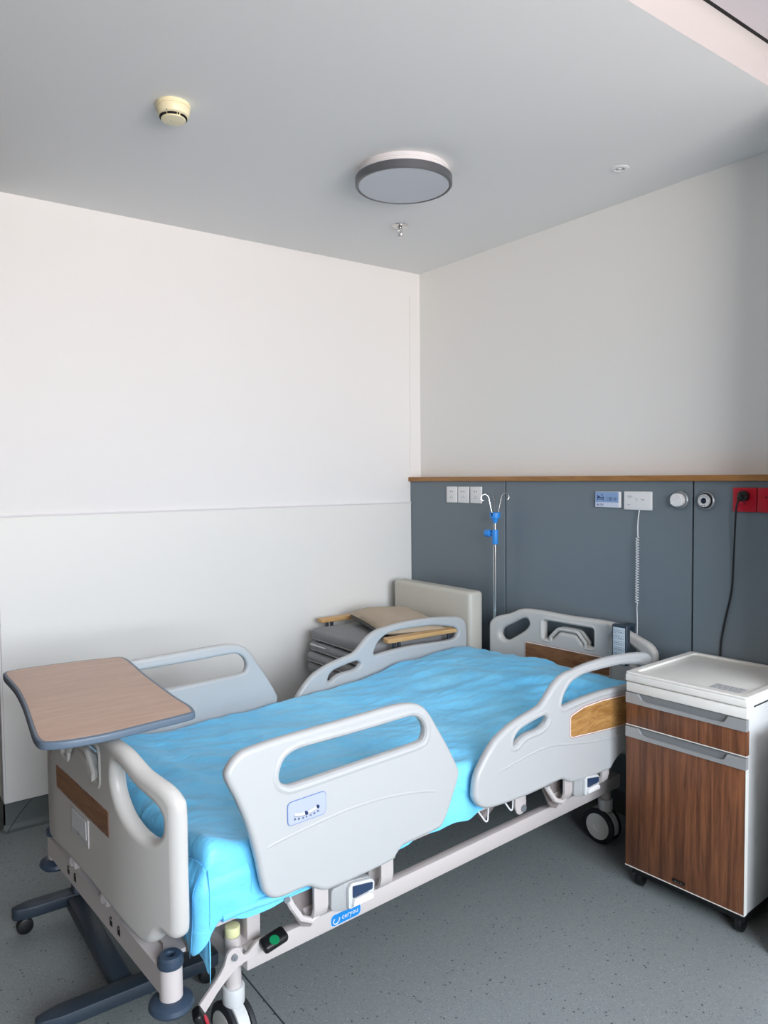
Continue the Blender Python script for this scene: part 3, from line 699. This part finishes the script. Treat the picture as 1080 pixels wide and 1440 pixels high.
# ================================================================== BEDSIDE CABINET
cb = empty('bedside_cabinet', (1.855, -.562, 0), R(3.16), 'bedside cabinet with white top and walnut drawer and door, right of the bed', 'cabinet')
cw, cd = .4325, .462
link('cabinet_body', B().box((0.002, .018, .08), (cw - .002, cd, .765), .004).done(), 'cabside', cb)
link('base_tray', B().box((0.012, .03, .045), (cw - .012, cd - .01, .085)).done(), 'black', cb)
lid = link('lid', B().box((-.002, -.004, .760), (cw + .002, cd, .786), .005, 3).done(), 'cab', cb)
rim = plate(rect(-.002, -.004, cw + .002, cd, .012), [rect(.024, .030, cw - .024, cd - .02, .016)], .009, .003, 2); rim.transform(T(0, 0, .7898)); link('lid_rim', rim, 'cab', lid)
link('pull_out_tray', B().box((0, 0, .722), (cw, .03, .757), .004).box((.006, .02, .724), (cw - .006, cd - .02, .756)).done(), 'cab', cb)
link('side_groove', B().box((cw - .004, .05, .752), (cw - .0015, .2, .757)).done(), 'gap', cb)
# printed notice lying on the lid
nl = link('printed_notice', B().box((cw - .155, .045, .7861), (cw - .045, .115, .7868)).done(), 'lightgrey', lid)
b = B()
for r_ in range(6):
    x = cw - .15
    while x < cw - .05:
        w = random.uniform(.006, .02); 
        if x + w > cw - .05: break
        b.box((x, .052 + r_ * .01, .7868), (x + w, .0555 + r_ * .01, .7871)); x += w + .004
link('print_lines', b.done(), 'inkgrey', lid)
def pull_strip(z0, z1, par):
    out = rect(0.001, z0, cw - .001, z1, .002, 2)
    notch = rnd([(.045, z1 + .001), (.058, z0 + .018), (.075, z0 + .012), (cw - .085, z0 + .012), (cw - .072, z0 + .016), (cw - .062, z1 + .001)], .004, 3)
    poly = [(0.001, z0), (cw - .001, z0), (cw - .001, z1), (cw - .060, z1), (cw - .070, z0 + .018), (cw - .082, z0 + .013), (.078, z0 + .013), (.062, z0 + .018), (.048, z1), (.001, z1)]
    o = link('pull_strip', B().prism(poly, -.014, .002, mx=T(0, -.002, 0) @ FRONT).done(), 'alu', par)
    link('finger_recess', B().box((.045, .006, z0 + .008), (cw - .058, .018, z1)).done(), 'alud', par)
dr = link('drawer', B().box((.001, .0, .603), (cw - .001, .02, .683), .002).done(), 'cabwood', cb); pull_strip(.683, .720, dr)
link('edge_line', B().box((.001, -.0015, .601), (cw - .001, .018, .604)).done(), 'cab', dr)
do = link('door', B().box((.001, .0, .083), (cw - .001, .02, .559), .002).done(), 'cabwood', cb); pull_strip(.559, .596, do)
link('edge_line', B().box((.001, -.0015, .081), (cw - .001, .018, .0835)).box((cw - .0025, -.001, .083), (cw - .0005, .018, .559)).done(), 'cab', do)
link('door_badge', B().box((.185, -.004, .098), (.232, .001, .107), .001).done(), 'black', do)
link('badge_print', B().box((.197, -.0046, .101), (.201, -.0038, .1035)).box((.206, -.0046, .1012), (.211, -.0038, .1028)).box((.217, -.0046, .101), (.221, -.0038, .1035)).done(), 'inkgrey', do)
for x, y in ((.035, .05), (cw - .035, .05), (.035, cd - .05), (cw - .035, cd - .05)):
    link('cabinet_castor', B().cyl((x - .012, y, .026), (x + .012, y, .026), .026, n=22, bev=.004).cyl((x, y, .03), (x, y, .068), .01).done(), 'black', cb)

# ================================================================== COMPANION CHAIR BED AND PILLOW
cc = empty('folding_chair_bed', (.42, -.55, 0), 0, 'folding chair bed with greige back and dark grey cushions in the corner', 'chair')
L = lambda p: (p[0] - .42, p[1] + .55, p[2])
link('backrest', B().box(L((.095, -.285, .44)), L((.735, -.19, .917)), .022, 4).done(), 'leather', cc)
for i, (z0, z1, yo) in enumerate(((.655, .715, 0), (.602, .65, -.012), (.548, .597, -.03), (.494, .543, -.028), (.44, .489, -.01))):
    q = link('folded_cushion', B().box(L((.135, -.862 + yo, z0)), L((.655, -.30, z1)), .022, 4).done(), 'fabric', cc)
    pts = [L(p) for p in ((.137, -.33, z0 + .01), (.137, -.84 + yo, z0 + .01), (.16, -.862 + yo, z0 + .01), (.63, -.862 + yo, z0 + .01), (.653, -.84 + yo, z0 + .01), (.653, -.33, z0 + .01))]
    link('piping', B().tube(pts, .0035, 6).done(), 'piping', q)
link('zip_tape', B().box(L((.16, -.878, .634)), L((.30, -.872, .640))).done(), 'plate', cc)
for x0, x1, y0, y1 in ((.07, .125, -.785, -.35), (.685, .74, -.80, -.36)):
    a = link('armrest', B().prism(rnd([(x0 - .42, y0 + .55), (x1 - .42, y0 + .55), (x1 - .42, y1 + .55), (x0 - .42, y1 + .55)], .018, 5), .728, .749, bev=.004).done(), 'armwood', cc)
    xm = (x0 + x1) / 2 - .42
    link('arm_post', B().cyl((xm, y0 + .60, .05), (xm, y0 + .60, .728), .009).cyl((xm, y0 + .63, .40), (xm, y0 + .63, .728), .009).cyl((xm, y1 + .50, .05), (xm, y1 + .50, .728), .009).done(), 'navy_metal', a)
link('seat_frame', B().box(L((.11, -.82, .38)), L((.70, -.30, .44)), .006).box(L((.09, -.80, .39)), L((.12, -.24, .42))).box(L((.69, -.80, .39)), L((.72, -.24, .42))).box(L((.12, -.22, .2)), L((.70, -.2, .46))).done(), 'navy_metal', cc)
for x in (.105, .705):
    for y in (-.78, -.26): link('leg', B().cyl(L((x, y, 0.0)), L((x, y, .40)), .012).done(), 'navy_metal', cc)
def pillow_mesh(w, d, h, seed):
    n = 36; vs = []; fs = []
    for side in (1, -1):
        for i in range(n + 1):
            for j in range(n + 1):
                x, y = i / n * 2 - 1, j / n * 2 - 1
                f = max(0, (1 - abs(x) ** 3.2)) ** .55 * max(0, (1 - abs(y) ** 3.2)) ** .55
                px = x * (1 - .10 * (1 - abs(x)) * 0 - .07 * (1 - y * y)) ; py = y * (1 - .09 * (1 - x * x))
                z = side * h * f * (1 if side > 0 else .55) + .004 * noise.noise(Vector((x * 2, y * 2, seed))) * f
                vs.append((px * w / 2, py * d / 2, z))
    m0 = (n + 1) ** 2
    for s in range(2):
        for i in range(n):
            for j in range(n):
                a = s * m0 + i * (n + 1) + j; q = (a, a + n + 1, a + n + 2, a + 1)
                fs.append(q if s == 0 else q[::-1])
    me = bpy.data.meshes.new('p'); me.from_pydata(vs, [], fs); me.update()
    b = bmesh.new(); b.from_mesh(me); bmesh.ops.remove_doubles(b, verts=b.verts, dist=.0008); b.to_mesh(me); b.free(); return me
pw = link('pillow', pillow_mesh(.50, .36, .062, 3), 'linen', ang=60); pw.location = (.445, -.525, .752); pw.rotation_euler = (R(-3), R(2), R(-14))
tag(pw, 'flat beige pillow with dark underside lying on the grey folded cushions', 'pillow')
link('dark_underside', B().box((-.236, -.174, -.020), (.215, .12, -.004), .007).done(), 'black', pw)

# ================================================================== IV POLE, standing in the far head post of the bed
ip = empty('iv_pole', (.800, -.172, 0), 0, 'chrome drip pole with blue clamps and wire hooks behind the bed', 'iv pole')
link('outer_tube', B().cyl((0, 0, .286), (0, 0, 1.15), .0095, n=20).done(), 'chrome', ip)
link('inner_tube', B().cyl((0, 0, 1.14), (0, 0, 1.285), .0065, n=16).done(), 'chrome', ip)
link('height_clamp', B().cyl((0, 0, 1.158), (0, 0, 1.232), .0155, n=24, bev=.003).cyl((-.012, -.004, 1.212), (-.03, -.008, 1.212), .007).cyl((-.026, -.007, 1.212), (-.056, -.012, 1.212), .019, n=12, bev=.004).done(), 'blue', ip)
link('hook_holder', B().lathe([(0, 1.264), (.010, 1.264), (.011, 1.272), (.017, 1.283), (.019, 1.289), (.027, 1.29), (.0275, 1.293), (.0275, 1.316), (.025, 1.319), (0, 1.319)], 28).done(), 'blue', ip)
link('holder_slot', B().box((.004, -.029, 1.301), (.009, -.0265, 1.3195)).done(), 'gap', ip)
for a, le in ((232, 1), (50, 1.06), (140, .95), (-50, .97)):
    c_, s_ = math.cos(R(a)), math.sin(R(a))
    path = [(.014, 1.31), (.022, 1.345), (.028, 1.375), (.034, 1.397), (.048, 1.409), (.064, 1.404), (.070, 1.389), (.063, 1.378), (.054, 1.380)]
    link('bag_hook', B().tube(cr([(r_ * c_, r_ * s_, 1.31 + (z - 1.31) * le) for r_, z in path], 3, False), .0020, 7).done(), 'chrome', ip)

# ================================================================== THINGS ON THE BACK WALL (plane y = -0.08)
WY = -.0803
def socket(xc, zc, label, slots=True):
    o = link('wall_socket', B().box((xc - .0435, WY - .009, zc - .0445), (xc + .0435, WY, zc + .0445), .003, 3).done(), 'plate')
    tag(o, label, 'socket', 'white sockets in a row')
    b = B(); y = WY - .0097
    b.box((xc - .012, y, zc + .014), (xc - .0085, y + .001, zc + .022)).box((xc + .0055, y, zc + .014), (xc + .009, y + .001, zc + .022))
    link('two_pin_slots', b.done(), 'gap', o)
    b = B()
    for dx, a in ((0, 0), (-.009, 28), (.009, -28)):
        b.box((-.0009, -.0003, -.0035), (.0009, .0007, .0035), mx=T(xc + dx, y, zc - .014 + (.006 if dx == 0 else -.002)) @ Matrix.Rotation(R(a), 4, 'Y'))
    link('three_pin_slots', b.done(), 'inkgrey', o)
for xc, lb in ((.3785, 'white wall socket, leftmost of three in a row below the oak rail'), (.473, 'white wall socket, middle one of three in a row'), (.5715, 'white wall socket, rightmost of three, nearest the drip pole')):
    socket(xc, 1.4005, lb)
# bed number sign
sg = link('bed_number_sign', B().box((1.350, WY - .012, 1.358), (1.482, WY, 1.428), .003, 2).done(), 'plate')
tag(sg, 'small blue and white bed number sign with a bed symbol', 'sign')
link('sign_face', B().box((1.353, WY - .0128, 1.380), (1.474, WY - .0115, 1.426)).done(), 'sign', sg)
link('sign_footer', B().box((1.353, WY - .0128, 1.360), (1.474, WY - .0115, 1.379)).done(), 'signlow', sg)
y = WY - .0135
link('bed_symbol', B().box((1.363, y, 1.389), (1.3655, y + .0008, 1.414)).box((1.394, y, 1.388), (1.3965, y + .0008, 1.406)).box((1.3645, y, 1.3995), (1.3955, y + .0008, 1.4025)).box((1.3645, y, 1.3925), (1.3955, y + .0008, 1.395)).box((1.367, y, 1.4025), (1.376, y + .0008, 1.408)).box((1.3875, y, 1.4095), (1.3895, y + .0008, 1.4175)).box((1.3845, y, 1.4122), (1.3925, y + .0008, 1.4146)).done(), 'ink', sg)
text('\u4e8c\u533a 23', .0165, T(1.4375, y + .0005, 1.395) @ FRONT, 'sign_lettering', 'ink', sg)
link('footer_emblem', B().tube([(1.3665 + .0034 * math.cos(R(a)), y, 1.3698 + .0034 * math.sin(R(a))) for a in range(0, 360, 36)], .0011, 6, closed=True).box((1.375, y, 1.3705), (1.397, y + .0008, 1.373)).box((1.375, y, 1.3665), (1.397, y + .0008, 1.3675)).done(), 'ink', sg)
# nurse call panel with its coiled cord
nc = link('nurse_call_panel', B().box((1.501, WY - .012, 1.351), (1.636, WY, 1.430), .003, 3).done(), 'plate')
tag(nc, 'white nurse call panel beside the blue bed sign', 'call panel')
y = WY - .0124
link('panel_print', B().box((1.520, y, 1.408), (1.544, y + .0006, 1.4105)).box((1.524, y, 1.402), (1.538, y + .0006, 1.4035)).box((1.560, y, 1.398), (1.569, y + .0006, 1.400)).box((1.5635, y, 1.390), (1.568, y + .0006, 1.393)).box((1.588, y, 1.394), (1.603, y + .0006, 1.3963)).box((1.520, y, 1.372), (1.532, y + .0006, 1.3738)).done(), 'inkgrey', nc)
b = B(); yc = WY - .007
pts = [(1.577, yc, 1.352), (1.5765, yc - .006, 1.33), (1.5755, yc - .010, 1.28), (1.577, yc - .010, 1.236)]
b.tube(cr(pts, 5, False), .0024, 7)
turns = 25; coil = []
for i in range(turns * 10 + 1):
    a = 2 * math.pi * i / 10; z = 1.236 - (1.236 - .955) * i / (turns * 10)
    coil.append((1.576 + .0062 * math.cos(a), yc - .012 + .0062 * math.sin(a), z))
b.tube(coil, .0019, 5)
b.tube(cr([(1.577, yc - .010, .955), (1.573, yc - .008, .93), (1.574, yc - .006, .87), (1.573, yc - .006, .80), (1.576, yc - .006, .70), (1.572, yc - .006, .55)], 4, False), .0022, 7)
cd_ = link('call_cord', b.done(), 'cable'); tag(cd_, 'white coiled cord hanging down from the nurse call panel', 'cord')
# gas outlets
def gas(x, z, label):
    o = link('gas_outlet', B().lathe([(0, 0), (.036, 0), (.037, .003), (.0365, .012), (.033, .015), (.029, .013), (.027, .008), (0, .008)], 40, T(x, WY, z) @ Matrix.Rotation(R(90), 4, 'X')).done(), 'gunmetal')
    tag(o, label, 'gas outlet'); return o
g1 = gas(1.766, 1.398, 'round gas outlet closed by a white turn cap left of the black joint')
link('outlet_cap', B().lathe([(0, .005), (.027, .005), (.0275, .03), (.025, .034), (0, .034)], 36, T(1.762, WY, 1.398) @ Matrix.Rotation(R(90), 4, 'X')).box((-.025, -.004, -.003), (.025, .0, .003), mx=T(1.762, WY - .0335, 1.398) @ Matrix.Rotation(R(-35), 4, 'Y')).done(), 'plate', g1)
g2 = gas(1.877, 1.397, 'round grey gas outlet with an open black centre hole right of the black joint')
link('outlet_face', B().lathe([(.010, .018), (.012, .021), (.024, .021), (.0255, .018), (.0255, .005)], 36, T(1.874, WY, 1.397) @ Matrix.Rotation(R(90), 4, 'X')).done(), 'lightgrey', g2)
link('outlet_collar', B().lathe([(.0255, .006), (.029, .006), (.029, .016), (.0255, .016)], 36, T(1.876, WY, 1.397) @ Matrix.Rotation(R(90), 4, 'X')).done(), 'black', g2)
link('outlet_bore', B().lathe([(0, .010), (.0125, .010), (.0125, .0205), (.010, .0215), (.009, .012), (.005, .0155), (0, .0155)], 30, T(1.874, WY, 1.397) @ Matrix.Rotation(R(90), 4, 'X')).done(), 'navy', g2)
b = B()
for i in range(9):
    a = R(20 + i * 17.5); b.box((-.0008, -.0006, -.0016), (.0008, .0006, .0016), mx=T(1.874 + .0195 * math.cos(a), WY - .0213, 1.397 + .0195 * math.sin(a)) @ Matrix.Rotation(-a + R(90), 4, 'Y'))
for dx in (-.006, .004): b.cyl((1.874 + dx, WY - .0208, 1.3785), (1.874 + dx, WY - .022, 1.3785), .0018, n=8)
link('outlet_marks', b.done(), 'ink', g2)
# red sockets
for i, (x0, x1, lb) in enumerate(((1.986, 2.076, 'red wall socket with a black plug in it'), (2.080, 2.170, 'red wall socket with nothing plugged in, at the right edge'))):
    o = link('red_socket', B().box((x0, WY - .010, 1.358), (x1, WY, 1.449), .003, 3).done(), 'redplate'); tag(o, lb, 'socket')
    xc = (x0 + x1) / 2
    link('socket_slots', B().box((xc - .016, WY - .0105, 1.412), (xc - .008, WY - .0095, 1.416)).box((xc + .008, WY - .0105, 1.412), (xc + .016, WY - .0095, 1.416)).box((xc - .002, WY - .0105, 1.385), (xc + .002, WY - .0095, 1.393)).done(), 'gap', o)
pc = link('power_cord', B().tube(cr([(2.028, WY - .030, 1.415), (2.017, WY - .035, 1.39), (2.009, WY - .03, 1.34), (1.998, WY - .018, 1.2), (1.985, WY - .006, 1.06), (1.965, WY - .006, .96), (1.953, WY - .006, .90), (1.943, WY - .006, .82), (1.94, WY - .006, .6), (1.93, WY - .006, .3), (1.93, WY - .006, .11)], 5, False), .0036, 8).done(), 'black')
tag(pc, 'black power cord hanging from the plugged red socket', 'power cord')
link('plug', B().cyl((2.034, WY - .011, 1.418), (2.034, WY - .034, 1.418), .020, n=24, bev=.004).cyl((2.034, WY - .033, 1.418), (2.022, WY - .036, 1.404), .009).done(), 'black', pc)

# nurse's hand remote hooked over the headboard
rm = empty('bed_remote', (1.377 + .33 * math.cos(BR) - 2.048 * math.sin(BR), -2.253 + .33 * math.sin(BR) + 2.048 * math.cos(BR), 0), BR, 'navy bed remote with pale keypad hooked on the headboard beside the cabinet', 'remote control')
link('remote_body', B().box((-.037, -.018, .70), (.036, .010, .872), .006, 3).box((-.02, .005, .855), (.02, .075, .868), .003).box((-.02, .064, .80), (.02, .072, .868), .002).done(), 'navy_metal', rm)
link('keypad', B().box((-.029, -.0195, .705), (.027, -.0175, .860), .001).done(), 'remoteface', rm)
for i in range(6):
    z = .843 - i * .0245
    for x in (-.014, .012):
        k_ = link('key', plate(rect(x - .011, z - .008, x + .011, z + .008, .002), [rect(x - .0095, z - .0065, x + .0095, z + .0065, .001)], .0008, .0001, 1), 'inkgrey', rm); k_.data.transform(T(0, -.0198, 0) @ FRONT)
    link('key_symbol', B().box((-.017, -.0202, z - .001), (-.011, -.0195, z + .002)).box((.007, -.0202, z - .003), (.013, -.0195, z)).done(), 'ink', rm)

# ================================================================== THINGS ON THE CEILING
lp = empty('ceiling_lamp', (1.136, -1.002, H), 0, 'large round ceiling lamp with dark grey ring, unlit', 'ceiling lamp')
link('lamp_base', B().lathe([(0, 0), (.176, 0), (.178, -.003), (.178, -.014), (.175, -.016), (.175, -.018), (.178, -.020), (.179, -.036), (0, -.036)], 72).done(), 'white', lp)
link('lamp_ring', B().lathe([(.16, -.032), (.187, -.032), (.190, -.034), (.190, -.060), (.187, -.064), (.180, -.064), (.178, -.060), (.16, -.060)], 80).done(), 'lampring', lp)
link('diffuser', B().lathe([(.1795, -.060), (.176, -.063), (.10, -.066), (0, -.067)], 72).done(), 'diffuser', lp)
sd = empty('smoke_detector', (1.116, -1.922, H), 0, 'cream smoke detector on the ceiling at left', 'smoke detector')
link('detector_base', B().lathe([(0, 0), (.053, 0), (.054, -.003), (.054, -.011), (.052, -.013), (0, -.013)], 48).done(), 'cream', sd)
link('detector_body', B().lathe([(.0, -.013), (.051, -.013), (.052, -.015), (.0515, -.026), (.0495, -.029), (.048, -.036), (.043, -.040), (.037, -.0405), (0, -.0405)], 48).done(), 'cream', sd)
link('sensing_cap', B().lathe([(.0365, -.040), (.0365, -.046), (.039, -.047), (.038, -.050), (.02, -.053), (0, -.0535)], 48).done(), 'cream', sd)
for i in range(6):
    a0 = i * 60 + 12
    for a1, a2 in ((2, 42), (48, 52)):
        pts = [(.0402 * math.cos(R(a0 + q)), .0402 * math.sin(R(a0 + q)), -.0425) for q in range(a1, a2 + 1, 4)]
        link('vent_slot', B().tube(pts, .0037, 6).done(), 'gap', sd)
link('indicator', B().cyl((.034, -.034, -.0365), (.0352, -.0352, -.0385), .0018, n=8).cyl((0.004, -.008, -.0530), (0.004, -.008, -.0540), .0014, n=8).done(), 'inkgrey', sd)
sk = empty('sprinkler', (.617, -.62, H), 0, 'small chrome fire sprinkler hanging below the round ceiling lamp', 'sprinkler')
link('escutcheon', B().lathe([(0, 0), (.040, 0), (.038, -.003), (.018, -.006), (.016, -.004), (0, -.004)], 36).done(), 'chrome', sk)
link('sprinkler_head', B().cyl((0, 0, -.003), (0, 0, -.020), .011, n=16).tube([(-.009, 0, -.018), (-.013, 0, -.030), (-.008, 0, -.045), (0, 0, -.050), (.008, 0, -.045), (.013, 0, -.030), (.009, 0, -.018)], .0022, 6).cyl((0, 0, -.018), (0, 0, -.048), .003, n=8).cyl((0, 0, -.052), (0, 0, -.054), .0145, n=20).done(), 'chrome', sk)
dl = empty('ceiling_spotlight', (1.636, -.317, H), 0, 'tiny recessed white spotlight in the ceiling at right', 'spotlight')
link('spotlight_ring', B().lathe([(.018, 0.004), (.019, -.003), (.030, -.0035), (.036, -.001), (.036, .0)], 40).done(), 'plate', dl)
link('spotlight_lens', B().lathe([(0, .001), (.010, .0), (.018, -.0005)], 24).done(), 'grey', dl)
link('spotlight_bulb', B().lathe([(0, -.004), (.006, -.0035), (.009, .0)], 16).done(), 'plate', dl)
